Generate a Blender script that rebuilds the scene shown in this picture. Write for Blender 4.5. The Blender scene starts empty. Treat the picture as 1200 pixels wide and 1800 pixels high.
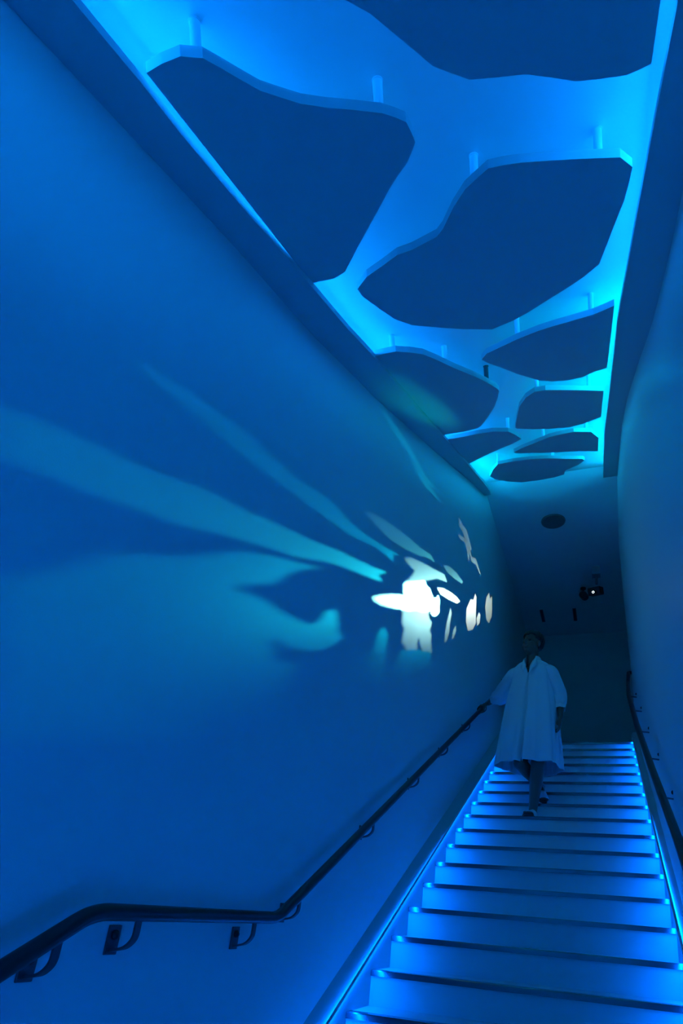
import bpy, bmesh, math, random
import numpy as np
from mathutils import Vector, Matrix
random.seed(3)
C = bpy.context.scene.collection
scene = bpy.context.scene

# ------------------------------------------------------------------ camera
cd = bpy.data.cameras.new('camera'); cam = bpy.data.objects.new('camera', cd); C.objects.link(cam)
yaw, pitch, roll = 0.346820579, 0.371144671, 0.0855047318
fw = Vector((-math.sin(yaw)*math.cos(pitch), math.cos(yaw)*math.cos(pitch), math.sin(pitch)))
r0 = Vector((math.cos(yaw), math.sin(yaw), 0)); u0 = r0.cross(fw)
rt = r0*math.cos(roll) + u0*math.sin(roll); up = -r0*math.sin(roll) + u0*math.cos(roll)
M = Matrix((rt, up, -fw)).transposed().to_4x4(); M.translation = Vector((0.407880457, -3.31245753, 0.10992846))
cam.matrix_world = M
cd.sensor_fit = 'VERTICAL'; cd.sensor_height = 36; cd.lens = 1071.56/1800*36
cd.shift_x = -(698.3-600)/1800; cd.shift_y = (1187.02-900)/1800
cd.clip_start = 0.02
scene.camera = cam
# ------------------------------------------------------------------ colour, world
vs = scene.view_settings
vs.view_transform = 'Standard'; vs.look = 'None'; vs.exposure = 0.0; vs.gamma = 1.0; vs.use_curve_mapping = False
w = bpy.data.worlds.new('world'); scene.world = w; w.use_nodes = True
w.node_tree.nodes['Background'].inputs[0].default_value = (0, 0, 0, 1)
scene.cycles.max_bounces = 10; scene.cycles.diffuse_bounces = 8; scene.cycles.transparent_max_bounces = 8
# light of the LED runs (colour, strength)
COVE_BLUE = ((0.001, 0.222, 1.0), 98.0)
COVE_CYAN = ((0.0, 0.48, 1.0), 115.0)
STAIR_BLUE = ((0.0, 0.115, 1.0), 165.0)
PROJ_POWER = 7500.0
SPOT_POWER = 700.0

# ------------------------------------------------------------------ materials
def mat(name, col, rough=.5, metal=0., bump=0., bscale=60., spec=.5, coat=0., vary=0.):
    m = bpy.data.materials.new(name); m.use_nodes = True
    nt = m.node_tree; b = nt.nodes['Principled BSDF']
    b.inputs['Base Color'].default_value = (*col, 1); b.inputs['Roughness'].default_value = rough
    b.inputs['Metallic'].default_value = metal; b.inputs['Specular IOR Level'].default_value = spec
    b.inputs['Coat Weight'].default_value = coat
    tc = nt.nodes.new('ShaderNodeTexCoord')
    if bump:
        n = nt.nodes.new('ShaderNodeTexNoise'); n.inputs['Scale'].default_value = bscale; n.inputs['Detail'].default_value = 4
        bp = nt.nodes.new('ShaderNodeBump'); bp.inputs['Strength'].default_value = bump; bp.inputs['Distance'].default_value = .004
        nt.links.new(tc.outputs['Object'], n.inputs['Vector']); nt.links.new(n.outputs['Fac'], bp.inputs['Height'])
        nt.links.new(bp.outputs['Normal'], b.inputs['Normal'])
    n2 = nt.nodes.new('ShaderNodeTexNoise'); n2.inputs['Scale'].default_value = 3.0
    nt.links.new(tc.outputs['Object'], n2.inputs['Vector'])
    mx = nt.nodes.new('ShaderNodeMix'); mx.data_type = 'RGBA'
    v = 1 - (vary or .02)
    mx.inputs['A'].default_value = (*col, 1); mx.inputs['B'].default_value = (col[0]*v, col[1]*v, col[2]*v, 1)
    nt.links.new(n2.outputs['Fac'], mx.inputs['Factor']); nt.links.new(mx.outputs['Result'], b.inputs['Base Color'])
    return m
def emis(name, col, s):
    m = bpy.data.materials.new(name); m.use_nodes = True; nt = m.node_tree
    nt.nodes.remove(nt.nodes['Principled BSDF'])
    e = nt.nodes.new('ShaderNodeEmission'); e.inputs[0].default_value = (*col, 1); e.inputs[1].default_value = s
    nt.links.new(e.outputs[0], nt.nodes['Material Output'].inputs[0])
    return m
MW = mat('wall_paint', (.73, .74, .72), .42, bump=.12, bscale=220)
MC = mat('ceiling_paint', (.80, .80, .80), .6)
MS = mat('soffit_paint', (.58, .58, .58), .65)
MP = mat('panel_paint', (.60, .60, .60), .7)
MRISER = mat('step_vinyl', (.66, .66, .64), .45, bump=.05, bscale=90)
MBASE = mat('skirting_paint', (.42, .48, .46), .55)
MFLOOR = mat('landing_carpet', (.22, .22, .22), .9, bump=.4, bscale=400)
MDARKWALL = mat('lobby_paint', (.62, .68, .66), .8)
MNOSE = mat('nosing_metal', (.16, .17, .19), .22, metal=.85)
MNOSEM = mat('nosing_aluminium', (.55, .55, .56), .22, metal=1)
MRAIL = mat('rail_wood', (.018, .012, .014), .32, bump=.05, bscale=30)
MBRK = mat('bracket_steel', (.10, .10, .11), .45, metal=.6)
MDARK = mat('black_plastic', (.012, .012, .013), .45)
MGREY = mat('grey_plastic', (.22, .22, .22), .5)
MALU = mat('alu_profile', (.7, .7, .7), .35, metal=.5)
MROD = mat('rod_white', (.82, .82, .82), .45)
MROD_SHADED = mat('rod_shaded', (.06, .06, .06), .5)  # rod standing in shadow: the shade is put into its colour
ML_BLUE = emis('led_blue', *COVE_BLUE); ML_CYAN = emis('led_cyan', *COVE_CYAN); ML_STAIR = emis('led_stair', *STAIR_BLUE)
MLENS = emis('lens_glow', (.8, .95, 1.0), 3.0)
MSKIN = mat('skin', (.18, .085, .06), .5)
MHAIR = mat('hair', (.008, .007, .007), .45)
MDRESS = mat('cotton', (.74, .75, .74), .85, bump=.25, bscale=500)
MSAND = mat('sandal_white', (.75, .75, .74), .5)
MSOLE = mat('sandal_sole', (.05, .045, .04), .7)

# ------------------------------------------------------------------ helpers
def link(name, me, m=None, parent=None):
    o = bpy.data.objects.new(name, me); C.objects.link(o)
    if m: me.materials.append(m)
    if parent: o.parent = parent
    return o
def obj(name, bm, m, parent=None, smooth=False, bevel=0):
    bmesh.ops.recalc_face_normals(bm, faces=bm.faces[:])
    me = bpy.data.meshes.new(name); bm.to_mesh(me); bm.free()
    if smooth:
        for p in me.polygons: p.use_smooth = True
    o = link(name, me, m, parent)
    if bevel:
        b = o.modifiers.new('bevel', 'BEVEL'); b.width = bevel; b.segments = 2; b.limit_method = 'ANGLE'
    return o
def thing(name, label, cat, loc=(0, 0, 0), group=None):
    o = bpy.data.objects.new(name, None); C.objects.link(o); o.location = loc
    o.empty_display_size = .1; tag(o, label, cat, group); return o
def tag(o, label, cat, group=None, kind=None):
    o['label'] = label; o['category'] = cat
    if group: o['group'] = group
    if kind: o['kind'] = kind
    return o
def struct(o, label=None, cat=None):
    o['kind'] = 'structure'
    if label: o['label'] = label
    if cat: o['category'] = cat
    return o
def fix(o):                                            # keep world position although the parent Empty is not at the origin
    o.matrix_parent_inverse = Matrix.Translation(o.parent.location).inverted(); return o
def box(bm, lo, hi):
    x0, y0, z0 = lo; x1, y1, z1 = hi
    v = [bm.verts.new(p) for p in ((x0,y0,z0),(x1,y0,z0),(x1,y1,z0),(x0,y1,z0),(x0,y0,z1),(x1,y0,z1),(x1,y1,z1),(x0,y1,z1))]
    for f in ((0,3,2,1),(4,5,6,7),(0,1,5,4),(1,2,6,5),(2,3,7,6),(3,0,4,7)): bm.faces.new([v[i] for i in f])
def rings(bm, rr, cap=True, closed=True):
    vv = [[bm.verts.new(p) for p in r] for r in rr]
    n = len(vv[0])
    for a, b in zip(vv, vv[1:]):
        for i in range(n if closed else n-1):
            j = (i+1) % n
            bm.faces.new((a[i], a[j], b[j], b[i]))
    if cap and closed:
        bm.faces.new(vv[0][::-1]); bm.faces.new(vv[-1])
    return vv
def tube(bm, pts, rad, n=16, up=Vector((0, 0, 1)), flat=None):
    pts = [Vector(p) for p in pts]; rr = []
    if not hasattr(rad, '__len__'): rad = [rad]*len(pts)
    for i, p in enumerate(pts):
        if i == 0: t = pts[1]-p
        elif i == len(pts)-1: t = p-pts[i-1]
        else: t = (pts[i+1]-p).normalized() + (p-pts[i-1]).normalized()
        t.normalize()
        a = t.cross(up)
        if a.length < 1e-3: a = t.cross(Vector((1, 0, 0)))
        a.normalize(); b = a.cross(t).normalized()
        k = 1.0
        ring = []
        for j in range(n):
            th = 2*math.pi*j/n
            ca, sb = math.cos(th), math.sin(th)
            if flat: ring.append(p + a*ca*rad[i]*flat[0] + b*sb*rad[i]*flat[1])
            else: ring.append(p + a*ca*rad[i] + b*sb*rad[i])
        rr.append(ring)
    rings(bm, rr)
def smooth_path(pts, rad, seg=6):
    """round the corners of a polyline"""
    pts = [Vector(p) for p in pts]; out = [pts[0]]
    for i in range(1, len(pts)-1):
        a, b, c = pts[i-1], pts[i], pts[i+1]
        r = min(rad, (a-b).length*.45, (c-b).length*.45)
        p, q = b + (a-b).normalized()*r, b + (c-b).normalized()*r
        for k in range(seg+1):
            t = k/seg; out.append(p*(1-t)**2 + b*2*t*(1-t) + q*t*t)
    out.append(pts[-1]); return out
def prism(bm, poly, axis_from, axis_to):
    """extrude a polygon (list of 3D points) by a vector"""
    d = Vector(axis_to) - Vector(axis_from)
    a = [Vector(p) for p in poly]; rings(bm, [a, [p+d for p in a]])

# ------------------------------------------------------------------ the place's measures
TD, TR = 0.2687, 0.15043            # tread depth, riser height
SL = TR/TD
XL, XR = -.80, .757                 # walls
YS = [-2.934,-2.548,-2.157,-1.524,-.769,.4,1.847,2.7]; ZS = [1.95,2.133,2.317,2.584,2.96,3.596,4.404,4.85]
ZC = 4.85; YEND = 6.65; YBACK = -6.0
def S(y):
    if y < YS[0]: return ZS[0] + (y-YS[0])*.45
    return float(np.interp(y, YS, ZS)) if y < 2.7 else ZC
def xr_top(y): return float(np.interp(y, [-6,-1.818,-1.548,-1.016,-.532,-.005,.616,2.25,3.05,4.0], [.745,.740,.733,.715,.676,.645,.633,.659,.677,.70]))
def slot_l(y): return float(np.interp(y, [-6,-2.9,-2.7,-2.53,-2.245,-1.846,-1.256,.144,1.2,2.268,2.6], [-.660,-.660,-.660,-.668,-.666,-.645,-.620,-.636,-.664,-.699,-.74]))
def slot_r(y): return float(np.interp(y, [-6,-2.422,-2.055,-1.69,-1.089,-.26,.702,2.16,2.6], [.67,.651,.622,.593,.552,.535,.513,.518,.52]))
def floor_z(y):
    if y < -2.2: return -5*TR + (y+2.2)*SL
    if y < -4*TD: return -5*TR
    return min(SL*y, 14*TR)
ysamp = [YBACK + i*.15 for i in range(int((2.4-YBACK)/.15)+1)] + [2.4]
ZTOP = 2.4

# ------------------------------------------------------------------ walls, ceiling, floors
bm = bmesh.new(); box(bm, (XL-.12, YBACK, -4.2), (XL, YEND, 5.1)); struct(obj('wall_left', bm, MW))
bm = bmesh.new(); rr = []
ylist = [YBACK + i*.2 for i in range(50)] + [4.0]
for y in ylist:
    zb, zt = floor_z(y)+.12, S(y)+.25
    ring = [Vector((XR, y, -4.2)), Vector((XR, y, zb))]
    for k in range(1, 13):
        t = k/12; s = t*t*(3-2*t)
        ring.append(Vector((XR + (xr_top(y)-XR)*s, y, zb+(zt-zb)*t)))
    ring += [Vector((xr_top(y), y, 5.1)), Vector((.95, y, 5.1)), Vector((.95, y, -4.2))]
    rr.append(ring)
rings(bm, rr); o = obj('wall_right', bm, MW); struct(o)
me = o.data
for p in me.polygons:
    if abs(p.normal.y) < .5 and abs(p.normal.z) < .5: p.use_smooth = True
bm = bmesh.new(); box(bm, (XL-.12, YEND, 2.0), (2.6, YEND+.12, 5.1)); struct(obj('wall_back', bm, MDARKWALL))
bm = bmesh.new(); box(bm, (2.5, 4.0, 2.0), (2.6, YEND, 5.1)); struct(obj('wall_lobby', bm, MDARKWALL))
bm = bmesh.new(); box(bm, (.95, 3.9, 2.0), (2.6, 4.0, 5.1)); struct(obj('wall_lobby_front', bm, MDARKWALL))
bm = bmesh.new(); box(bm, (XL-.12, YBACK-.12, -4.2), (.95, YBACK, 1.2)); struct(obj('wall_front', bm, MW))
bm = bmesh.new(); rr = []
for y in ysamp:
    z = min(S(y)+.15, ZC)
    rr.append([Vector((XL, y, z)), Vector((XL, y, z+.05)), Vector((.95, y, z+.05)), Vector((.95, y, z))])
rings(bm, rr); box(bm, (XL, 2.4, ZC), (2.5, YEND, ZC+.05)); struct(obj('ceiling', bm, MC))
def soffit(name, xo, xs, y1):
    bm = bmesh.new(); rr = []
    for y in [y for y in ysamp if y < y1] + [y1]:
        z = S(y); t = .028
        rr.append([Vector((xo(y), y, z)), Vector((xs(y), y, z)), Vector((xs(y), y, z+t)), Vector((xo(y), y, z+t))])
    rings(bm, rr); return struct(obj(name, bm, MS))
soffit('trim_1', lambda y: XL, slot_l, 2.50)
soffit('trim_2', lambda y: xr_top(y)+.02, slot_r, 2.42)
bm = bmesh.new(); box(bm, (XL, 14*TD+.02, 14*TR-.12), (2.5, YEND, 14*TR)); struct(obj('floor_upper', bm, MFLOOR))
bm = bmesh.new(); box(bm, (XL, -2.2, -5*TR-.12), (XR, -4*TD, -5*TR)); struct(obj('floor_landing', bm, MRISER))
bm = bmesh.new()
for j in range(1, 15):
    box(bm, (XL, -2.2-j*TD, -5*TR-j*TR-.12), (XR, -2.2-(j-1)*TD, -5*TR-j*TR))
struct(obj('floor_lower_flight', bm, MRISER))

# ------------------------------------------------------------------ skirting with the recessed LED runs beside the steps
def skirting(name, xi, xo, h):
    bm = bmesh.new(); rr = []
    for y, z in ((-4*TD-.15, -5*TR+h), (14*TD+.05, SL*(14*TD)+h), (14*TD+.5, 14*TR+.10), (YEND if xi < 0 else 4.0, 14*TR+.10)):
        rr.append([Vector((xi, y, z-1.0)), Vector((xi, y, z)), Vector((xo, y, z+.004)), Vector((xo, y, z-1.0))])
    rings(bm, rr); return struct(obj(name, bm, MBASE))
skirting('baseboard_left', -.70, XL, .135)
skirting('baseboard_right', .712, XR, .12)
def led_run(name, label, x, dx, h):
    """aluminium profile along the inner face of the skirting, LED tape facing down into the stair"""
    root = thing(name, label, 'LED strip', (x, -4*TD, -4*TR+h), 'LED runs beside the steps')
    y0, y1 = -4*TD-.1, 14*TD
    def P(y, a, b): return Vector((x+a*dx, y, SL*y+h+b))
    bm = bmesh.new(); rings(bm, [[P(y,0,.004), P(y,.012,.004), P(y,.012,-.0025), P(y,.0105,-.0025), P(y,.0105,0), P(y,0,0)] for y in (y0, y1)])
    fix(obj('profile', bm, MALU, root))
    bm = bmesh.new(); v = [bm.verts.new(p) for p in (P(y0,.0100,-.0006), P(y1,.0100,-.0006), P(y1,.001,-.0006), P(y0,.001,-.0006))]
    f = bm.faces.new(v if dx > 0 else v[::-1])
    me = bpy.data.meshes.new('led_tape'); bm.to_mesh(me); bm.free(); fix(link('led_tape', me, ML_STAIR, root))
    return root
led_run('led_strip', 'thin blue LED strip along the skirting on the left side of the steps', -.70, 1, .088)
led_run('led_strip', 'thin blue LED strip along the skirting on the right side of the steps', .712, -1, .075)
# the same tape goes on down the lower flight, under the handrails
for x_, sd, lb in ((XL+.0135, 1, 'blue LED strip low on the left wall of the flight below the landing'), (XR-.012, -1, 'blue LED strip low on the right wall of the flight below the landing')):
    r_ = thing('led_strip', lb, 'LED strip', (x_, -2.2, -5*TR), 'LED runs of the lower flight')
    f_ = lambda y: -5*TR + (y+2.2)*SL + .10
    bm = bmesh.new(); rings(bm, [[Vector((x_-sd*.012, y, f_(y)-.02)), Vector((x_-sd*.012, y, f_(y)+.004)), Vector((x_, y, f_(y)+.004)), Vector((x_, y, f_(y)-.02))] for y in (-5.2, -2.2)])
    fix(obj('profile', bm, MALU, r_))
    bm = bmesh.new(); rings(bm, [[Vector((x_+sd*.001, y, f_(y)-.0065)), Vector((x_+sd*.001, y, f_(y)))] for y in (-5.2, -2.2)], cap=False, closed=False)
    me = bpy.data.meshes.new('led_tape'); bm.to_mesh(me); bm.free(); fix(link('led_tape', me, ML_STAIR, r_))

# cove LED runs above the two soffits: tape on an aluminium profile, facing into the recess
def cove(label, xf, side, y0, y1, m):
    root = thing('led_strip', label, 'LED strip', (xf(y0), y0, S(y0)+.03), 'LED runs hidden above the soffits')
    n = max(2, int((y1-y0)/.3)); ys = [y0+(y1-y0)*i/n for i in range(n+1)]
    bm = bmesh.new(); bm2 = bmesh.new()
    rings(bm, [[Vector((xf(y), y, S(y)+.0285)), Vector((xf(y), y, S(y)+.060)), Vector((xf(y)+side*.022, y, S(y)+.060)), Vector((xf(y)+side*.022, y, S(y)+.063)), Vector((xf(y)-side*.008, y, S(y)+.063)), Vector((xf(y)-side*.008, y, S(y)+.0285))] for y in ys])
    rings(bm2, [[Vector((xf(y)+side*.003, y, S(y)+.036)), Vector((xf(y)+side*.001, y, S(y)+.058))] for y in ys], cap=False, closed=False)
    fix(obj('profile', bm, MALU, root)); 
    me = bpy.data.meshes.new('led_tape'); bm2.to_mesh(me); bm2.free(); fix(link('led_tape', me, m, root))
xl_c = lambda y: XL+.03
xr_c = lambda y: xr_top(y)-.03
cove('LED strip lying above the left soffit, lighting the recess blue', xl_c, 1, YBACK+.1, .9, ML_BLUE)
cove('LED strip lying above the far end of the left soffit, glowing cyan', xl_c, 1, 1.0, 2.35, ML_CYAN)
cove('LED strip lying above the near part of the right soffit, lighting the recess blue', xr_c, -1, YBACK+.1, -1.15, ML_BLUE)
cove('LED strip lying above the far part of the right soffit, glowing cyan', xr_c, -1, -1.1, 2.3, ML_CYAN)

# ------------------------------------------------------------------ staircase
st = thing('staircase', 'straight staircase with pale risers and dark nosings, glowing blue between two skirtings', 'stairs', (0, -4*TD, -5*TR))
for k in range(-4, 15):
    bm = bmesh.new(); y, z = k*TD, k*TR
    depth = TD if k < 14 else .05
    box(bm, (-.699, y+.012, z-TR-.010), (.711, y+TD+.011 if k < 14 else y+.06, z-.004))
    s = fix(obj('step', bm, MRISER, st))
    bm = bmesh.new()
    prof = [(y-.002, z-.026), (y+.012, z-.026), (y+.012, z-.006), (y+.055, z-.006), (y+.055, z), (y+.006, z), (y, z-.004)]
    rings(bm, [[Vector((x, a, b)) for a, b in prof] for x in (-.698, .710)])
    q = obj('nosing', bm, MNOSE, s); q.matrix_parent_inverse = s.matrix_world.inverted()
    q.location = (0, 0, 0)

# ------------------------------------------------------------------ ceiling panels
PANELS = {
  1: [[-0.059,-2.668,2.096],[-0.051,-2.636,2.112],[-0.019,-2.586,2.135],[0.014,-2.533,2.161],[0.055,-2.468,2.191],[0.093,-2.436,2.206],[0.138,-2.399,2.224],[0.205,-2.381,2.232],[0.282,-2.362,2.241],[0.35,-2.327,2.258],[0.412,-2.293,2.274],[0.475,-2.277,2.282],[0.542,-2.263,2.288],[0.574,-2.266,2.287],[0.605,-2.271,2.285],[0.613,-2.426,2.211],[0.6,-3.0,1.939],[0.45,-3.35,1.774],[0.1,-3.5,1.703],[-0.25,-3.3,1.797],[-0.35,-2.95,1.963]],
  2: [[-0.644,-2.704,2.083],[-0.591,-2.709,2.081],[-0.535,-2.708,2.081],[-0.486,-2.685,2.092],[-0.461,-2.651,2.108],[-0.433,-2.612,2.125],[-0.399,-2.566,2.146],[-0.357,-2.53,2.163],[-0.315,-2.496,2.178],[-0.255,-2.463,2.193],[-0.189,-2.431,2.208],[-0.116,-2.394,2.225],[-0.085,-2.369,2.236],[-0.061,-2.345,2.247],[-0.057,-2.31,2.263],[-0.056,-2.276,2.278],[-0.071,-2.255,2.288],[-0.102,-2.217,2.305],[-0.151,-2.178,2.323],[-0.194,-2.139,2.341],[-0.249,-2.083,2.366],[-0.316,-2.016,2.397],[-0.391,-1.942,2.43],[-0.497,-1.832,2.481],[-0.554,-1.812,2.49],[-0.651,-1.821,2.486]],
  3: [[-0.492,-1.722,2.526],[-0.426,-1.778,2.501],[-0.35,-1.811,2.486],[-0.269,-1.849,2.469],[-0.208,-1.855,2.466],[-0.1,-1.885,2.453],[-0.07,-1.913,2.441],[-0.012,-1.993,2.405],[0.045,-2.054,2.378],[0.081,-2.076,2.369],[0.133,-2.106,2.356],[0.181,-2.101,2.358],[0.234,-2.091,2.362],[0.319,-2.067,2.373],[0.415,-2.038,2.386],[0.535,-2.0,2.402],[0.574,-1.948,2.425],[0.568,-1.897,2.448],[0.555,-1.816,2.484],[0.526,-1.712,2.53],[0.5,-1.616,2.572],[0.47,-1.506,2.621],[0.412,-1.453,2.644],[0.351,-1.41,2.663],[0.258,-1.352,2.689],[0.157,-1.29,2.716],[0.086,-1.254,2.732],[-0.02,-1.222,2.746],[-0.144,-1.275,2.723],[-0.235,-1.323,2.702],[-0.361,-1.397,2.669],[-0.419,-1.473,2.635],[-0.451,-1.555,2.599],[-0.49,-1.669,2.549]],
  4: [[-0.627,-1.211,2.755],[-0.572,-1.215,2.752],[-0.509,-1.211,2.755],[-0.447,-1.171,2.776],[-0.393,-1.125,2.8],[-0.341,-1.021,2.856],[-0.281,-0.885,2.928],[-0.212,-0.755,2.997],[-0.16,-0.639,3.058],[-0.122,-0.529,3.117],[-0.113,-0.482,3.142],[-0.14,-0.374,3.199],[-0.191,-0.221,3.28],[-0.268,-0.054,3.369],[-0.343,0.089,3.445],[-0.375,0.123,3.463],[-0.443,0.138,3.471],[-0.527,0.144,3.474],[-0.659,0.136,3.47]],
  5: [[-0.128,-0.934,2.901],[-0.091,-0.987,2.873],[-0.017,-1.022,2.855],[0.079,-1.069,2.831],[0.19,-1.106,2.812],[0.264,-1.122,2.803],[0.345,-1.131,2.799],[0.444,-1.147,2.79],[0.493,-1.165,2.781],[0.536,-1.185,2.77],[0.527,-0.892,2.922],[0.513,-0.524,3.113],[0.439,-0.503,3.124],[0.377,-0.461,3.145],[0.289,-0.453,3.15],[0.203,-0.482,3.135],[0.131,-0.533,3.108],[0.077,-0.607,3.07],[0.024,-0.678,3.033],[-0.025,-0.76,2.99],[-0.073,-0.835,2.952],[-0.11,-0.893,2.922]],
  6: [[-0.12,0.25,3.535],[-0.078,0.044,3.423],[-0.032,-0.16,3.312],[0.025,-0.294,3.239],[0.088,-0.366,3.2],[0.154,-0.364,3.2],[0.243,-0.318,3.226],[0.371,-0.247,3.264],[0.499,-0.173,3.304],[0.486,0.347,3.588],[0.432,0.388,3.61],[0.354,0.439,3.638],[0.257,0.466,3.652],[0.115,0.423,3.629],[-0.008,0.363,3.597],[-0.113,0.292,3.558]],
  7: [[-0.652,0.265,3.543],[-0.524,0.269,3.545],[-0.402,0.253,3.536],[-0.288,0.262,3.541],[-0.183,0.325,3.576],[-0.148,0.423,3.63],[-0.117,0.567,3.71],[-0.2,0.661,3.762],[-0.325,0.759,3.817],[-0.459,0.877,3.882],[-0.686,1.103,4.008]],
  8: [[-0.231,0.931,3.913],[-0.154,0.845,3.865],[-0.035,0.749,3.811],[0.097,0.644,3.753],[0.183,0.62,3.739],[0.284,0.607,3.732],[0.414,0.685,3.775],[0.446,0.805,3.842],[0.468,0.884,3.886],[0.465,1.341,4.141],[0.296,1.232,4.081],[0.112,1.153,4.037],[-0.105,1.044,3.976],[-0.21,0.976,3.938]],
  9: [[-0.587,1.693,4.336],[-0.508,1.447,4.201],[-0.43,1.27,4.104],[-0.288,1.249,4.093],[-0.131,1.266,4.102],[0.021,1.33,4.137],[0.171,1.442,4.198],[0.325,1.541,4.252],[0.344,1.604,4.287],[0.278,1.76,4.372],[0.145,1.913,4.455],[0.125,2.097,4.556],[0.017,2.165,4.593],[-0.147,2.198,4.612],[-0.333,2.184,4.604],[-0.474,2.026,4.517],[-0.56,1.853,4.423]],
}

PLAB = {1: 'largest ceiling panel with a wavy far edge, cut off by the top of the photo',
 2: 'large triangular white ceiling panel hanging against the left soffit nearest the viewer',
 3: 'large kidney-shaped ceiling panel in the middle of the slot, tapering to the left',
 4: 'mid-sized ceiling panel on the left with a teal light patch on its underside',
 5: 'pointed leaf-shaped ceiling panel against the right soffit, just beyond the kidney-shaped panel',
 6: 'blunt rectangular ceiling panel with rounded left side against the right soffit',
 7: 'small wedge-shaped ceiling panel against the left soffit, beyond the teal-lit one',
 8: 'thin tapering ceiling panel by the right soffit with a notched upper right corner',
 9: 'farthest ceiling panel, oval with a small notch on its right edge'}
RODS = [(2,-.513,-2.672,0),(2,-.133,-2.370,0),(3,.074,-2.030,0),(3,.47,-1.985,0),(4,-.549,-1.140,0),(4,-.330,-.925,0),(4,-.165,-.600,1),
 (5,.435,-1.104,0),(5,.078,-1.035,0),(6,.100,-.325,0),(6,.41,-.176,0),(7,-.19,.371,0),(8,.041,.724,0),(8,.376,.709,0),(9,-.429,1.31,0),
 (1,.45,-2.6,0),(1,0.0,-2.75,0),(9,.05,1.6,0)]
for k, pl in PANELS.items():
    pts = [Vector(p) for p in pl]
    c = sum(pts, Vector())/len(pts)
    root = thing('hanging_panel', PLAB[k], 'ceiling panel', c, 'free-form panels hanging in the ceiling slot')
    # plane of the board
    a, b = pts[0], max(pts, key=lambda p: (p-pts[0]).length)
    th = .029
    A = np.array([[p.y, 1] for p in pts]); mm, cc = np.linalg.lstsq(A, np.array([p.z for p in pts]), rcond=None)[0]
    nv = Vector((0, -mm, 1)).normalized(); up_ = nv*th
    bm = bmesh.new(); prism(bm, pts, (0,0,0), up_)
    bmesh.ops.triangulate(bm, faces=[f for f in bm.faces if len(f.verts) > 4])
    fix(obj('board', bm, MP, root))
    m_ = None
    for (kk, x, y, shaded) in RODS:
        if kk != k: continue
        q = Vector((x, y, mm*y+cc)) + nv*(th-.001)
        L = 0.02
        while (q+nv*L).z < min(S((q+nv*L).y)+.15, ZC)+.002: L += .001
        bm = bmesh.new(); rr_ = .0125 if k > 4 else .014
        tube(bm, [q, q+nv*(L-.006), q+nv*(L-.0055), q+nv*L], [rr_, rr_, rr_+.002, rr_+.002], 20)
        fix(obj('rod', bm, MROD_SHADED if shaded else MROD, root, smooth=False))

# ------------------------------------------------------------------ handrails
def bracket(root, p, side, wx, m=MBRK):
    x, y, z = p
    bm = bmesh.new(); box(bm, (min(wx, wx-side*.005), y-.022, z-.105), (max(wx, wx-side*.005), y+.022, z-.035))
    b = fix(obj('bracket', bm, m, root, bevel=.002))
    path = smooth_path([(x, y, z-.012), (x, y, z-.062), (x+side*.022, y, z-.085), (wx-side*.004, y, z-.095)], .02)
    bm = bmesh.new(); rr = []
    for i, q in enumerate(path):
        t = (path[min(i+1, len(path)-1)]-path[max(i-1, 0)]).normalized(); nrm = Vector((t.z, 0, -t.x))
        rr.append([q+nrm*.003+Vector((0,.010,0)), q+nrm*.003-Vector((0,.010,0)), q-nrm*.003-Vector((0,.010,0)), q-nrm*.003+Vector((0,.010,0))])
    rings(bm, rr); a = obj('arm', bm, m, b)
    bm = bmesh.new(); tube(bm, [(wx-side*.004, y, z-.058), (wx-side*.010, y, z-.058), (wx-side*.016, y, z-.058)], [.011, .012, .006], 14)
    s = obj('screw', bm, MDARK, b, smooth=True); s.matrix_parent_inverse = Matrix()
RH = .735
root = thing('handrail', 'dark round handrail on the left wall, bent flat at the landing', 'handrail', (-.73, -2.2, -5*TR), 'handrails')
path = [(-.73, -5.2, .06-(5.2-2.09)*SL), (-.73, -2.09, .058), (-.73, -1.205, .061), (-.73, 14*TD-.3, SL*(14*TD-.3)+RH), (-.73, 14*TD+.16, 14*TR+.86), (XL+.002, 14*TD+.16, 14*TR+.86)]
bm = bmesh.new(); tube(bm, smooth_path(path, .05, 8), .0205, 20); fix(obj('rail', bm, MRAIL, root, smooth=True))
for y in (-3.0, -2.17, -1.93, -1.36, -1.05, -.33, .4, 1.1, 1.85, 2.6, 3.3):
    z = .058+(y+2.09)*SL if y < -2.09 else .06 if y < -1.205 else SL*y+RH
    bracket(root, (-.73, y, z), -1, XL)
root = thing('handrail', 'dark round handrail on the right wall with a short return at its top', 'handrail', (.69, -2.2, -5*TR), 'handrails')
path = [(.69, -5.2, .06-(5.2-2.09)*SL), (.69, -2.09, .058), (.69, -1.205, .061), (.685, -.4, SL*-.4+RH), (.668, .5, SL*.5+RH), (.655, 1.6, SL*1.6+RH), (.66, 2.9, SL*2.9+RH), (.688, 3.55, 14*TR+.62), (.712, 3.85, 14*TR+.87), (XR+.01, 3.86, 14*TR+.87)]
bm = bmesh.new(); tube(bm, smooth_path(path, .05, 8), .0205, 20); fix(obj('rail', bm, MRAIL, root, smooth=True))
for y, x in ((-2.0,.69), (-1.3,.69), (-.45,.685), (.29,.672), (1.0,.662), (1.72,.656), (2.5,.658), (3.2,.67)):
    z = .06 if y < -1.205 else SL*y+RH
    bracket(root, (x, y, z), 1, XR)

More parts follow.
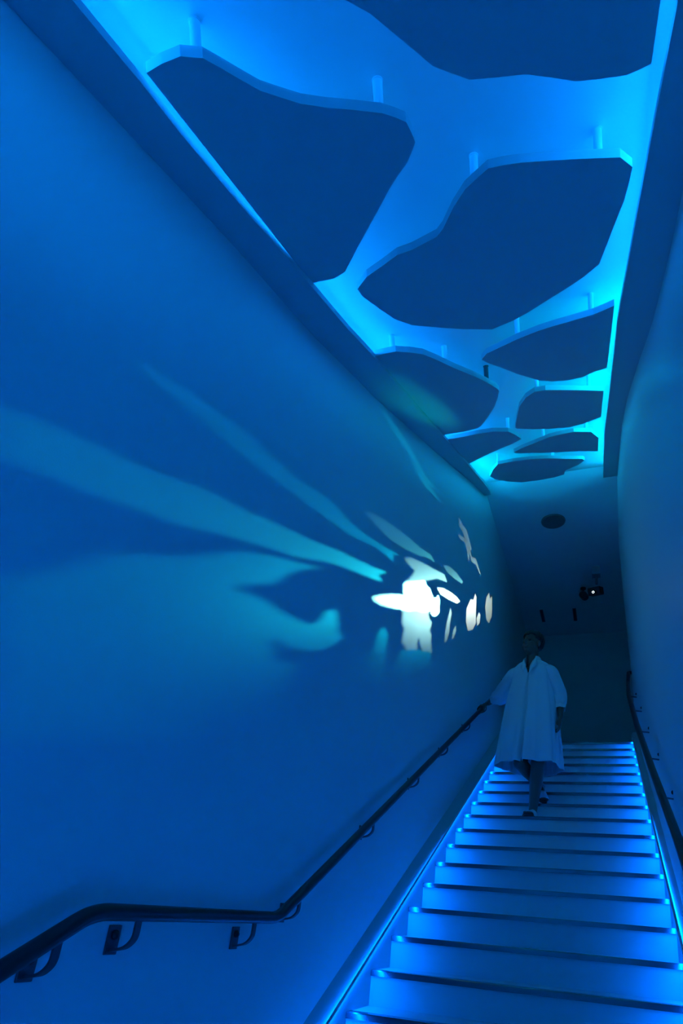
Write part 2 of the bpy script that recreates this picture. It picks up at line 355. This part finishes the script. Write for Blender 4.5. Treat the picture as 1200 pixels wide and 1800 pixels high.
# ------------------------------------------------------------------ ceiling fittings over the top landing
bm = bmesh.new(); tube(bm, [(-.083, 3.302, ZC), (-.083, 3.302, ZC-.012)], [.150, .146], 40); sp = None
root = thing('round_speaker', 'round flush speaker grille in the ceiling above the top of the stairs', 'speaker', (-.083, 3.302, ZC))
fix(obj('rim', bm, MGREY, root))
bm = bmesh.new(); tube(bm, [(-.083, 3.302, ZC-.012), (-.083, 3.302, ZC-.016), (-.083, 3.302, ZC-.017)], [.138, .134, .06], 40); fix(obj('grille', bm, mat('grille_grey', (.16,.16,.16), .7), root))
for (x, y, lab) in ((-.468, 5.86, 'narrow dark slot in the lobby ceiling, the one nearer the left wall'), (.042, 5.9, 'narrow dark slot in the lobby ceiling, the one nearer the projector')):
    r_ = thing('slot_vent', lab, 'ceiling vent', (x, y, ZC), 'dark slots in the lobby ceiling')
    bm = bmesh.new(); box(bm, (x-.028, y-.22, ZC-.006), (x+.028, y+.22, ZC)); fix(obj('frame', bm, MGREY, r_))
    bm = bmesh.new(); box(bm, (x-.018, y-.21, ZC-.009), (x+.018, y+.21, ZC-.0055)); fix(obj('opening', bm, MDARK, r_))

# projector: base on the ceiling, stem, housing and a slide in front of the lamp
LP = Vector((.355, 4.50, 4.455))
root = thing('projector', 'dark projector hanging from the ceiling on a stem, its lens glowing white', 'projector', (.40, 4.52, ZC))
bm = bmesh.new(); box(bm, (.345, 4.46, ZC-.13), (.455, 4.58, ZC)); mb = fix(obj('mount', bm, mat('mount_grey', (.30,.32,.34), .5), root, bevel=.004))
bm = bmesh.new(); tube(bm, [(.40, 4.52, ZC-.13), (.40, 4.52, ZC-.26)], .018, 16); fix(obj('stem', bm, MGREY, root))
ax = Vector((-1.155, -4.6, -2.1)).normalized()
side = ax.cross(Vector((0,0,1))).normalized(); upv = side.cross(ax).normalized()
def obox(bm, c, a, b, d, ha, hb, hd):
    v = [bm.verts.new(c + a*ha*i + b*hb*j + d*hd*k) for i in (-1,1) for j in (-1,1) for k in (-1,1)]
    for f in ((0,1,3,2),(4,6,7,5),(0,4,5,1),(2,3,7,6),(0,2,6,4),(1,5,7,3)): bm.faces.new([v[i] for i in f])
bm = bmesh.new(); obox(bm, LP - ax*.14 + upv*.02, ax, side, upv, .11, .085, .055); fix(obj('housing', bm, MDARK, root, bevel=.012))
G = .020                                  # slide distance in front of the lamp
def barrel(bm, c, a, r0_, r1_, l0, l1):
    s_ = a.cross(Vector((0,0,1))).normalized(); u_ = s_.cross(a).normalized()
    def ring(r, l): return [c + a*l + (s_*math.cos(t*math.pi/16)+u_*math.sin(t*math.pi/16))*r for t in range(32)]
    rr = [ring(r0_, l0), ring(r1_, l0), ring(r1_, l1), ring(r0_, l1)]
    vv = [[bm.verts.new(p) for p in r] for r in rr]
    for i in range(4):
        A, B = vv[i], vv[(i+1) % 4]
        for j in range(32): k = (j+1) % 32; bm.faces.new((A[j], A[k], B[k], B[j]))
bm = bmesh.new(); barrel(bm, LP, ax, .0165, .042, -.035, G+.006); fix(obj('barrel', bm, MDARK, root))
bm = bmesh.new(); barrel(bm, LP, ax, .0112, .0163, G+.002, G+.005); fix(obj('lens', bm, MLENS, root))
# the slide: a transparency whose tones are the shapes thrown on the left wall (wall y, z -> transmitted colour)
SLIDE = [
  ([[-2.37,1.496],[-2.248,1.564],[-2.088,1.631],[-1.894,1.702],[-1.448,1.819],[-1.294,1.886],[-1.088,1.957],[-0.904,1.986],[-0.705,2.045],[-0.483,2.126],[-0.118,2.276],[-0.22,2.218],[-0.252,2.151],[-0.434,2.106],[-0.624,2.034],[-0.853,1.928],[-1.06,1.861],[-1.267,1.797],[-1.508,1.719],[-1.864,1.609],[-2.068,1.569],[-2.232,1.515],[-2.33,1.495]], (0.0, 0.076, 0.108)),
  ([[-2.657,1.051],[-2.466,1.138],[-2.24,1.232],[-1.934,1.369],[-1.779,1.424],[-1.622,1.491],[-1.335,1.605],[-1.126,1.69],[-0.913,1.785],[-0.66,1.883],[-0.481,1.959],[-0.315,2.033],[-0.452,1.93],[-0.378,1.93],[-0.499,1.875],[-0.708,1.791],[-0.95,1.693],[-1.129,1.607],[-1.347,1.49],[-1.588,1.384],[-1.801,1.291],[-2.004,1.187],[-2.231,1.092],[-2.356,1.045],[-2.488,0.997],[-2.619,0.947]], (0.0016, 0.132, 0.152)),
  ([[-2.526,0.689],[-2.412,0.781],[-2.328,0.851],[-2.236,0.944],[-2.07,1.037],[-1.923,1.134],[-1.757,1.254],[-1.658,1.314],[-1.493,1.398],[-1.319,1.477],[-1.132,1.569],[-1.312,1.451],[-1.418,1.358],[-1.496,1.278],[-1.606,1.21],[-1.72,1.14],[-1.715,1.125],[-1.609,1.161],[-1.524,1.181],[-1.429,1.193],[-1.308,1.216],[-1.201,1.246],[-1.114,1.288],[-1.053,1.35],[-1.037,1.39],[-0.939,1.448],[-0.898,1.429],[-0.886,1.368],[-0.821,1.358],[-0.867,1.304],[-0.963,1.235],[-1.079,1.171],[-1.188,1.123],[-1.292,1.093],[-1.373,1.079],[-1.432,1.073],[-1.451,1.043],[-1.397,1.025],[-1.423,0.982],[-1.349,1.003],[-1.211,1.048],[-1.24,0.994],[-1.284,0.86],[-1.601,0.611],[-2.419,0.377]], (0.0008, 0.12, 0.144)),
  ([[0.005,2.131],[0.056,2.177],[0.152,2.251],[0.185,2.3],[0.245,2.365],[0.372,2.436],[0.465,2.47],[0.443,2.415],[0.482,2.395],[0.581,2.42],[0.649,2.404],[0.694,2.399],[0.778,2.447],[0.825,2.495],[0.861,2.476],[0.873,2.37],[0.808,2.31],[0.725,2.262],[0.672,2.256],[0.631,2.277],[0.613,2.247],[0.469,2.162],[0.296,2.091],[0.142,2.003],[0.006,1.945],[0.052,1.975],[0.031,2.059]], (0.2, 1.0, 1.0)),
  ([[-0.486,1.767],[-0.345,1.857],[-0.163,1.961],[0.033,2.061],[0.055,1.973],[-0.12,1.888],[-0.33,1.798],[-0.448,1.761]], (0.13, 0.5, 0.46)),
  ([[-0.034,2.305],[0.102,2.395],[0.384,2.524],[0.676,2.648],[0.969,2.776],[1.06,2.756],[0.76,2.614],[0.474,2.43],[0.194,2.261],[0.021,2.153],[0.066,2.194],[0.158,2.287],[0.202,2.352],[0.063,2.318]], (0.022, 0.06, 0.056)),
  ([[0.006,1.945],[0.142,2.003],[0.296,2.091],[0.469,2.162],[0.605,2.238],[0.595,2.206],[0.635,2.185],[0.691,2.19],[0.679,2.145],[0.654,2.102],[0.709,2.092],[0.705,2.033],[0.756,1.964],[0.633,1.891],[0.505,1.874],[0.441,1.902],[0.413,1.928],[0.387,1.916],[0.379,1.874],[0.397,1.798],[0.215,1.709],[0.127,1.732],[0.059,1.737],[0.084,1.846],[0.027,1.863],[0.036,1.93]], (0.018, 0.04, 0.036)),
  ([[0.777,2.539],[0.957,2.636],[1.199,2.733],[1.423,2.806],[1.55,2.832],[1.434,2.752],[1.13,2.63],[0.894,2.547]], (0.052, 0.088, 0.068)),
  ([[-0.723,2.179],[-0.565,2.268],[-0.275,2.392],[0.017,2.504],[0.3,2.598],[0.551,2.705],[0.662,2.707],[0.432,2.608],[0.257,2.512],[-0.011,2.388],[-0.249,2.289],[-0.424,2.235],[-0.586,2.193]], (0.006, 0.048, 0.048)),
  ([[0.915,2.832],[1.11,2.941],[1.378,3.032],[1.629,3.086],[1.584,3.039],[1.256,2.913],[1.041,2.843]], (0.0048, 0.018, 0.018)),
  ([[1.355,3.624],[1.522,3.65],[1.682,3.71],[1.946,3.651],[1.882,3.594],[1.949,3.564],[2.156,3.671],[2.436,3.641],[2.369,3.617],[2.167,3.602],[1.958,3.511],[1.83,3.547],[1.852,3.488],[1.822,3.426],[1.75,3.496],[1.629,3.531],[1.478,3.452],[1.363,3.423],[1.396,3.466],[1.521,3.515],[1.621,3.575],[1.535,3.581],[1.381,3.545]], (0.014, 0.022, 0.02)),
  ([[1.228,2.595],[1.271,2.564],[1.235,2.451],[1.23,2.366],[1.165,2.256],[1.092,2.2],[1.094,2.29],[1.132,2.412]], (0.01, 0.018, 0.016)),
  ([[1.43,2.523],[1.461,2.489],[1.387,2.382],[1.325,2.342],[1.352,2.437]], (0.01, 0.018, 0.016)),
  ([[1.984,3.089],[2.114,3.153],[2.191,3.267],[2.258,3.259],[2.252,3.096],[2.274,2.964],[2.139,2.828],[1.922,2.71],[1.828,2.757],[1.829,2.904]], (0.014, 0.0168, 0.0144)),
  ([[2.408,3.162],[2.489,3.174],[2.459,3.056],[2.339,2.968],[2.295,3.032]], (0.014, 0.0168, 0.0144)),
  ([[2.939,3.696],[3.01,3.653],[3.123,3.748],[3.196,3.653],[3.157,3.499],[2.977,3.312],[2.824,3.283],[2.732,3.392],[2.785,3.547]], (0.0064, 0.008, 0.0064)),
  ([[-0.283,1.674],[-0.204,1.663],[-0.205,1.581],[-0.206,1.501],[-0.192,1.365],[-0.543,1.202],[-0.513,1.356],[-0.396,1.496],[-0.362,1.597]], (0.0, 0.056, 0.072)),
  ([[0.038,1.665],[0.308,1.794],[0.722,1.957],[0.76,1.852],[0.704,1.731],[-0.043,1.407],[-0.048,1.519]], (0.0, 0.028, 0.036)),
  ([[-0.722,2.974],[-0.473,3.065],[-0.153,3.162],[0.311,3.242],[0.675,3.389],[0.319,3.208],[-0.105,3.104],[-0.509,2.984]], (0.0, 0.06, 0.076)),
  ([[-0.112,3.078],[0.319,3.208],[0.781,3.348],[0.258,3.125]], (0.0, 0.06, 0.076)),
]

def in_poly(py, pz, poly):
    c = np.zeros(py.shape, bool); n = len(poly)
    for i in range(n):
        y0, z0 = poly[i]; y1, z1 = poly[(i+1) % n]
        m_ = (z0 > pz) != (z1 > pz)
        with np.errstate(divide='ignore', invalid='ignore'):
            c ^= m_ & (py < (y1-y0)*(pz-z0)/(z1-z0+1e-12)+y0)
    return c
NU, NV = 640, 380
tt = np.linspace(0, 1, NU); Yg = LP.y - 1.0/(np.linspace(1/1.2, 1/7.5, NU))     # finer where the wall is near the lens
Yg = LP.y - (1.2*(7.5/1.2)**tt)
tv = np.linspace(0, 1, NV)
col = np.zeros((NU, NV, 3)); YY = np.zeros((NU, NV)); ZZ = np.zeros((NU, NV))
for i, y in enumerate(Yg):
    dist = LP.y - y
    zlo, zhi = LP.z - .35 - dist*.60, LP.z - .15 - dist*.13
    YY[i] = y; ZZ[i] = zlo + (zhi-zlo)*tv
for poly, c in SLIDE:
    m_ = in_poly(YY, ZZ, poly); col[m_] = c
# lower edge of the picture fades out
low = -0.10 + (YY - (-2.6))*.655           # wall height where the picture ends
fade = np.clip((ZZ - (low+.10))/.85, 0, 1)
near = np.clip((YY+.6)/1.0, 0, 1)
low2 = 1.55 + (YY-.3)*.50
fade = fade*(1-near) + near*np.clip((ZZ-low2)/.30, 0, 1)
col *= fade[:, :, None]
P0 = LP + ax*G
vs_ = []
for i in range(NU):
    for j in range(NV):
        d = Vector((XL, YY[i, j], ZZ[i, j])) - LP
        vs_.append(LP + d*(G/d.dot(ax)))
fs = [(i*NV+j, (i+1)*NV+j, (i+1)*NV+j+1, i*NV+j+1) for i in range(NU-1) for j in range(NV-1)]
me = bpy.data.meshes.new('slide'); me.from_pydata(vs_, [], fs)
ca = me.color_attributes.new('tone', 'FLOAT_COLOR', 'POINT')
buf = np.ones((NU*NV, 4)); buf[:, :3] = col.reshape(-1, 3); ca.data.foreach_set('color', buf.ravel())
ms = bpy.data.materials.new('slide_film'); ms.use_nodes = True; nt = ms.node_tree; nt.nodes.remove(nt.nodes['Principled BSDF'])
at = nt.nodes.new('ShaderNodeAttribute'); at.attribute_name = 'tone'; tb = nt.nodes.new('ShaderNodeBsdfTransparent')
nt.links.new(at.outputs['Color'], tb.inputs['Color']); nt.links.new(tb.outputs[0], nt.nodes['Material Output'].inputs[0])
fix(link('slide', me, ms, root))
# opaque frame closing the barrel round the slide
bm = bmesh.new()
edge = [vs_[i*NV] for i in range(NU)] + [vs_[(NU-1)*NV+j] for j in range(NV)] + [vs_[i*NV+NV-1] for i in range(NU-1, -1, -1)] + [vs_[j] for j in range(NV-1, -1, -1)]
cen = sum(edge, Vector())/len(edge)
inner = [bm.verts.new(p) for p in edge]; outer = [bm.verts.new(P0 + (p-P0).normalized()*.0) for p in edge]
for i, p in enumerate(edge):
    d = (p-cen); d -= ax*d.dot(ax); outer[i].co = cen + d.normalized()*.020
for i in range(len(edge)):
    j = (i+1) % len(edge)
    if (edge[i]-edge[j]).length > 1e-7: bm.faces.new((inner[i], inner[j], outer[j], outer[i]))
fix(obj('slide_frame', bm, MDARK, root))
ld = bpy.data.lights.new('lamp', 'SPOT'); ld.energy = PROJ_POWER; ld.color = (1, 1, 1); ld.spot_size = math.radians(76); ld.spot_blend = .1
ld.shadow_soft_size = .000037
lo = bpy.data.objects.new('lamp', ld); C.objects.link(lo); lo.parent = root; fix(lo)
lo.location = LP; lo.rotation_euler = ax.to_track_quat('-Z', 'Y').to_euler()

# second, smaller spotlight beside it
SP = Vector((.205, 5.0, 4.70))
root = thing('spotlight', 'small dark spotlight hanging left of the projector under the lobby ceiling', 'spotlight', (.205, 5.06, ZC))
bm = bmesh.new(); tube(bm, [(.205, 5.06, ZC), (.205, 5.06, ZC-.02)], .04, 20); tube(bm, [(.205, 5.06, ZC-.02), (.205, 5.06, 4.71)], .010, 12); fix(obj('stem', bm, MDARK, root))
a2 = (Vector((-.61, -.50, 3.13))-SP).normalized()
bm = bmesh.new(); s_ = a2.cross(Vector((0,0,1))).normalized()
tube(bm, [SP-a2*.15, SP-a2*.145, SP-a2*.02], [.045, .055, .055], 24); fix(obj('housing', bm, MDARK, root))
bm = bmesh.new(); barrel(bm, SP, a2, .050, .055, -.021, .03); fix(obj('hood', bm, MDARK, root))
ld = bpy.data.lights.new('lamp', 'SPOT'); ld.energy = SPOT_POWER; ld.color = (.0, 1.0, .85); ld.spot_size = math.radians(3.2); ld.spot_blend = 1.0; ld.shadow_soft_size = .02
lo = bpy.data.objects.new('lamp', ld); C.objects.link(lo); lo.parent = root; fix(lo); lo.location = SP; lo.rotation_euler = a2.to_track_quat('-Z', 'Y').to_euler()

# ------------------------------------------------------------------ the person coming down the steps
per = thing('person', 'person in loose white shirt dress and sandals walking down the stairs, hand on rail', 'person', (-.17, 1.78, 6*TR))
V = Vector
bm = bmesh.new()
def ball(bm, c, r, M3=None, sub=3):
    res = bmesh.ops.create_icosphere(bm, subdivisions=sub, radius=1)
    for v in res['verts']:
        q = V((v.co.x*r[0], v.co.y*r[1], v.co.z*r[2]))
        v.co = V(c) + (M3 @ q if M3 else q)
def limb(bm, a, b, ra, rb, sub=2):
    a, b = V(a), V(b); n = max(2, int((b-a).length/(min(ra, rb)*.35)))
    for i in range(n+1):
        t = i/n; r = ra*(1-t)+rb*t; ball(bm, a.lerp(b, t), (r, r, r), sub=sub)
# head frame
hf = V((-.52, -.80, .16)).normalized(); hs = hf.cross(V((0, 0, 1))).normalized(); hu = hs.cross(hf).normalized()
H = Matrix((hs, hf, hu)).transposed(); HC = V((-.172, 1.80, 2.475))
def hp(x, y, z): return HC + H @ V((x, y, z))
for c, r in (((0,-.012,.035),(.074,.092,.085)), ((0,.012,-.04),(.060,.072,.082)), ((0,.052,-.100),(.028,.028,.022)), ((0,.088,-.018),(.011,.020,.026)),
             ((0,.094,-.034),(.016,.014,.010)), ((0,.078,-.066),(.023,.010,.006)), ((0,.077,-.077),(.021,.010,.006)), ((.076,-.005,-.018),(.009,.019,.030)),
             ((-.076,-.005,-.018),(.009,.019,.030)), ((.028,.068,.012),(.024,.012,.008)), ((-.028,.068,.012),(.024,.012,.008)), ((.036,.050,-.040),(.026,.026,.028)), ((-.036,.050,-.040),(.026,.026,.028))):
    ball(bm, hp(*c), r, H)
limb(bm, hp(0, -.02, -.06), (-.178, 1.845, 2.25), .052, .056)
# torso
limb(bm, (-.178, 1.85, 2.19), (-.19, 1.87, 1.98), .090, .098); limb(bm, (-.19, 1.87, 1.98), (-.195, 1.89, 1.83), .095, .115)
RS, LS = V((-.325, 1.915, 2.235)), V((-.030, 1.845, 2.225))
limb(bm, (-.20, 1.86, 2.23), RS, .055, .050); limb(bm, (-.15, 1.85, 2.23), LS, .055, .050)
# arms
RE, RW = V((-.500, 2.150, 2.120)), V((-.668, 2.400, 2.128))
LE, LW = V((.048, 1.905, 1.990)), V((.060, 1.835, 1.790))
limb(bm, RS, RE, .045, .036); limb(bm, RE, RW, .036, .024)
limb(bm, LS, LE, .045, .036); limb(bm, LE, LW, .036, .024)
# right hand closed over the rail: knuckles in a row along it, fingers round the wall side, thumb round the stair side
ru = V((0, 1, SL)).normalized(); rx = V((1, 0, 0)); rz = rx.cross(ru).normalized()
def rp(y, ang, rad): 
    c = V((-.73, y, SL*y+RH)); a = math.radians(ang); return c + rx*math.cos(a)*rad + rz*math.sin(a)*rad
kn = []
for i, (y, ln) in enumerate(((2.318, .9), (2.339, 1.05), (2.360, 1.0), (2.380, .82))):
    k0, k1, k2, k3 = rp(y+.004, 70, .036), rp(y, 112, .034), rp(y-.002, 165, .0315), rp(y-.003, 165+52*ln, .030)
    limb(bm, k0, k1, .0098, .0092); limb(bm, k1, k2, .0092, .0085); limb(bm, k2, k3, .0085, .0074); kn.append(k0)
wr = RW
for k in kn: limb(bm, wr + (k-kn[1])*.45, k, .0155, .0115)
limb(bm, wr, rp(2.37, 60, .045), .020, .015)
th0, th1, th2 = rp(2.335, 48, .045), rp(2.315, 8, .034), rp(2.300, -38, .0315)
limb(bm, wr.lerp(kn[0], .35), th0, .014, .012); limb(bm, th0, th1, .0115, .0098); limb(bm, th1, th2, .0098, .0085)
# left hand hanging, lightly curled
pk = V((.056, 1.818, 1.715))
for i, (dy, ln) in enumerate(((-.030, .92), (-.010, 1.0), (.010, .95), (.029, .78))):
    k = pk + V((0, dy, .004 if i in (0, 3) else 0)); limb(bm, LW + V((0, dy*.5, -.01)), k, .0165, .0120)
    a = k + V((-.004, -.004, -.036*ln)); b = a + V((-.013, -.004, -.024*ln)); c = b + V((-.014, 0, -.014*ln))
    limb(bm, k, a, .0096, .0088); limb(bm, a, b, .0088, .0080); limb(bm, b, c, .0080, .0070)
t0 = LW + V((-.006, -.030, -.030)); t1 = t0 + V((-.012, -.022, -.030)); t2 = t1 + V((-.006, -.006, -.028))
limb(bm, LW, t0, .015, .013); limb(bm, t0, t1, .012, .010); limb(bm, t1, t2, .010, .0082)
# legs
LH, LK, LA = V((-.125, 1.89, 1.80)), V((-.128, 1.795, 1.36)), V((-.170, 1.815, .985))
RHp, RK, RA = V((-.265, 1.91, 1.80)), V((-.268, 1.79, 1.365)), V((-.132, 2.085, 1.235))
limb(bm, LH, LK, .088, .060); limb(bm, LK, LK.lerp(LA, .35)+V((0,.015,0)), .058, .058); limb(bm, LK.lerp(LA, .35)+V((0,.015,0)), LA, .057, .036)
limb(bm, RHp, RK, .088, .060); limb(bm, RK, RK.lerp(RA, .35), .058, .058); limb(bm, RK.lerp(RA, .35), RA, .057, .036)
def foot(bm, ankle, heel, toe, w):
    heel, toe = V(heel), V(toe); f = (toe-heel).normalized(); s = f.cross(V((0,0,1))).normalized()
    limb(bm, ankle, heel + V((0,0,.022)), .031, .027)
    limb(bm, ankle + f*.03 - V((0,0,.02)), toe - f*.055 + V((0,0,.018)), .028, .020)
    limb(bm, heel + V((0,0,.022)), toe - f*.06 + V((0,0,.018)), .026, .022)
    for i, (o, b_, r) in enumerate(((-.028, .0, .0115), (-.010, .004, .0095), (.005, 0, .0090), (.018, -.008, .0085), (.030, -.018, .0080))):
        o *= w; limb(bm, toe - f*.065 + s*o*.8 + V((0,0,.016)), toe + f*(b_-.012) + s*o + V((0,0,.011)), .015, r)
LHe, LT = V((-.160, 1.842, .925)), V((-.192, 1.628, .925))
RHe, RT = V((-.150, 2.110, 1.190)), V((-.090, 1.940, 1.082))
foot(bm, LA, LHe, LT, -1); foot(bm, RA, RHe, RT, 1)
me = bpy.data.meshes.new('body_raw'); bm.to_mesh(me); bm.free()
tmp = bpy.data.objects.new('body_raw', me); C.objects.link(tmp)
rm = tmp.modifiers.new('r', 'REMESH'); rm.mode = 'VOXEL'; rm.voxel_size = .0045
smo = tmp.modifiers.new('s', 'SMOOTH'); smo.factor = .6; smo.iterations = 4
dg = bpy.context.evaluated_depsgraph_get(); dg.update()
me2 = bpy.data.meshes.new_from_object(tmp.evaluated_get(dg)); me2.name = 'body'
bpy.data.objects.remove(tmp); bpy.data.meshes.remove(me)
for p in me2.polygons: p.use_smooth = True
me2.materials.clear(); fix(link('body', me2, MSKIN, per))
# eyes
bm = bmesh.new()
bm.free()
for s_ in (-1, 1):
    bm = bmesh.new(); ball(bm, hp(.028*s_, .068, -.006), (.012, .010, .006), H); fix(obj('eye', bm, MDARK, per, smooth=True))
# hair: short cap with a fringe and a low tuft at the nape
bm = bmesh.new(); res = bmesh.ops.create_icosphere(bm, subdivisions=5, radius=1)
rem = []
for v in bm.verts[:]:
    x, y, z = v.co
    a = math.atan2(x, y)
    wob = .0025*math.sin(a*23+z*4) + .002*math.sin(a*41)
    line = .16 + .07*math.sin(a*9) if abs(a) < .95 else -.28 if abs(a) < 1.45 else -.95    # hairline height by direction
    if 1.05 < abs(a) < 1.75 and z < -.20: line = .0
    if z < line: rem.append(v)
    v.co = hp(x*(.090+wob), -.014+y*(.108+wob), .034+z*(.104+wob*.6))
bmesh.ops.delete(bm, geom=rem, context='VERTS')
o = fix(obj('hair', bm, MHAIR, per, smooth=True)); so = o.modifiers.new('s', 'SOLIDIFY'); so.thickness = .012; so.offset = -1
bm = bmesh.new(); limb(bm, hp(.035, -.085, -.045), hp(.050, -.080, -.120), .030, .012, sub=3)
t = obj('hair_tuft', bm, MHAIR, o, smooth=True); t.matrix_parent_inverse = Matrix.Translation(per.location).inverted() if False else Matrix()
# dress
lev = [  # z, cx, cy, half width, half depth
 (2.330, -.172, 1.850, .062, .062), (2.315, -.173, 1.850, .088, .072), (2.290, -.174, 1.850, .132, .085), (2.258, -.175, 1.852, .162, .100), (2.20, -.177, 1.855, .176, .112),
 (2.12, -.182, 1.858, .180, .120), (2.00, -.191, 1.862, .205, .136), (1.86, -.197, 1.866, .228, .152), (1.72, -.204, 1.87, .245, .170), (1.60, -.210, 1.875, .258, .186), (1.47, -.217, 1.88, .271, .202), (1.36, -.222, 1.885, .279, .214)]
NT = 220
def dress_pt(i, t, extra=0):
    """t: 0 top .. 1 hem; i angle index; angle 0 = front (-y)"""
    th = 2*math.pi*i/NT; front = math.cos(th)
    dv = (th+.14+math.pi) % (2*math.pi) - math.pi
    t = max(t, .40*max(0, 1-abs(dv)/.62))
    s = t*(len(lev)-1); k = min(int(s), len(lev)-2); u = s-k
    a, b = lev[k], lev[k+1]; z, cx, cy, hw, hd = [a[j]*(1-u)+b[j]*u for j in range(5)]
    low = max(0, t-.25)/.75
    fold = low*(.055*math.cos(7*th+.6) + .034*math.cos(13*th+2.1+t) + .016*math.cos(23*th+.5)) + .006*math.cos(17*th)*min(1, t*3)
    d0 = (th+math.pi) % (2*math.pi) - math.pi                       # signed angle from the front
    slit = -math.exp(-((d0+.07+.10*low)/(.040+.015*low))**2)*(.05+.42*low) * min(1, max(0, (t-.15)/.1))
    r = 1 + fold + slit + extra
    x = cx + math.sin(th)*hw*r; y = cy - math.cos(th)*hd*r
    if t > .9:
        q = (t-.9)/.1; z += q*(.004*math.cos(7*th) - (.055*max(0, -math.cos(th+.55)) + .02*math.exp(-((d0+1.3)/.4)**2)) + .010)
    return V((x, y, z))
bm = bmesh.new(); NL = 70
rings(bm, [[dress_pt(i, k/NL) for i in range(NT)] for k in range(NL+1)], cap=False)
dr = fix(obj('dress', bm, MDRESS, per, smooth=True)); so = dr.modifiers.new('s', 'SOLIDIFY'); so.thickness = .003
# collar
bm = bmesh.new(); rr = []
for j, (t_, out, dz) in enumerate(((0, .010, .012), (.02, .09, .010), (.05, .22, -.034))):
    row = []
    for j_ in range(NT-5):
        i = (j_ + NT-5+3) % NT; th = 2*math.pi*i/NT; q = dress_pt(i % NT, .001); c = V((-.176, 1.846, q.z)); d = (q-c); fr = max(0, math.cos(th))
        o_ = out*(1+.5*fr); row.append(c + d*(1+o_*1.6) + V((0, 0, dz*(1+.8*fr) + (.008 if j == 0 else 0))))
    rr.append(row)
rings(bm, rr, cap=False, closed=False)
co = obj('collar', bm, MDRESS, dr, smooth=True); co.matrix_parent_inverse = Matrix(); so = co.modifiers.new('s', 'SOLIDIFY'); so.thickness = .003
# sleeves and cuffs
def sleeve(pts, rad, name='sleeve'):
    bm = bmesh.new(); pts = [V(p) for p in pts]; rr = []; n = 48
    P = smooth_path(pts, .12, 10); L = [0]
    for a, b in zip(P, P[1:]): L.append(L[-1]+(b-a).length)
    for i, p in enumerate(P):
        t = L[i]/L[-1]; tg = (P[min(i+1, len(P)-1)]-P[max(i-1, 0)]).normalized()
        a = tg.cross(V((0, 1, 0))).normalized(); b = a.cross(tg)
        r = float(np.interp(t, [x[0] for x in rad], [x[1] for x in rad])); ring = []
        for j in range(n):
            th = 2*math.pi*j/n; f = 1 + .05*math.cos(5*th+t*3) + .03*math.cos(9*th-t*6)
            ring.append(p + a*math.cos(th)*r*f + b*math.sin(th)*r*f)
        rr.append(ring)
    rings(bm, rr, cap=False)
    o = obj(name, bm, MDRESS, dr, smooth=True); o.matrix_parent_inverse = Matrix()
    so = o.modifiers.new('s', 'SOLIDIFY'); so.thickness = .003
    return o
RC = RE.lerp(RW, .42); LC = LE.lerp(LW, .48)
rl = RE.lerp(RW, .20); 
sleeve([(-.24, 1.885, 2.225), RS+V((0,0,-.012)), RE+V((0,-.02,-.022)), RC], [(0, .050), (.2, .078), (.6, .086), (.9, .074), (1, .050)])
sleeve([(-.11, 1.85, 2.225), LS+V((.004,0,-.010)), LE+V((.004,0,.005)), LC], [(0, .055), (.2, .070), (.6, .070), (.9, .062), (1, .048)])
dR = (RW-RE).normalized(); dL = (LW-LE).normalized()
sleeve([RC-dR*.006, RC+dR*.018, RC+dR*.040], [(0, .052), (1, .050)], 'cuff')
sleeve([LC-dL*.006, LC+dL*.018, LC+dL*.038], [(0, .050), (1, .047)], 'cuff')
# buttons down the front
for k, t_ in enumerate((.30, .42)):
    q = dress_pt(int(.012*NT), t_, .03); bm = bmesh.new(); tube(bm, [q, q+V((0,-.003,0))], .006, 12, up=V((0,0,1)))
    b_ = obj('button', bm, MDRESS, dr); b_.matrix_parent_inverse = Matrix()
# slide sandals
def sandal(heel, toe, lift):
    heel, toe = V(heel), V(toe); f = (toe-heel).normalized(); s = f.cross(V((0,0,1))).normalized(); u = s.cross(f)
    heel = heel - f*.035 + u*.0; toe = toe + f*.012
    L = (toe-heel).length; bm = bmesh.new(); outl = []
    for i in range(40):
        a = 2*math.pi*i/40; c, sn = math.cos(a), math.sin(a)
        wd = .038 + .010*(c*.5+.5); outl.append(heel + f*(L*.5*(1+c)) + s*sn*wd)
    rings(bm, [[p - u*.020 for p in outl], [p - u*.002 for p in outl]])
    so_ = fix(obj('sandal', bm, MSOLE, per, bevel=.003))
    bm = bmesh.new(); rr = []
    for k in range(9):
        t = k/8; c = heel + f*(L*(.50+.36*t)); hh = .066 - .026*t; ring = []
        for j in range(17):
            a = math.pi*j/16; ring.append(c + s*math.cos(a)*(.050) + u*(math.sin(a)**.8*hh - .012))
        rr.append(ring)
    rings(bm, rr, cap=False, closed=False); st_ = obj('strap', bm, MSAND, so_, smooth=True); st_.matrix_parent_inverse = Matrix()
    m_ = st_.modifiers.new('s', 'SOLIDIFY'); m_.thickness = .005
    return so_
sandal(LHe, LT, 0); sandal(RHe, RT, 0)
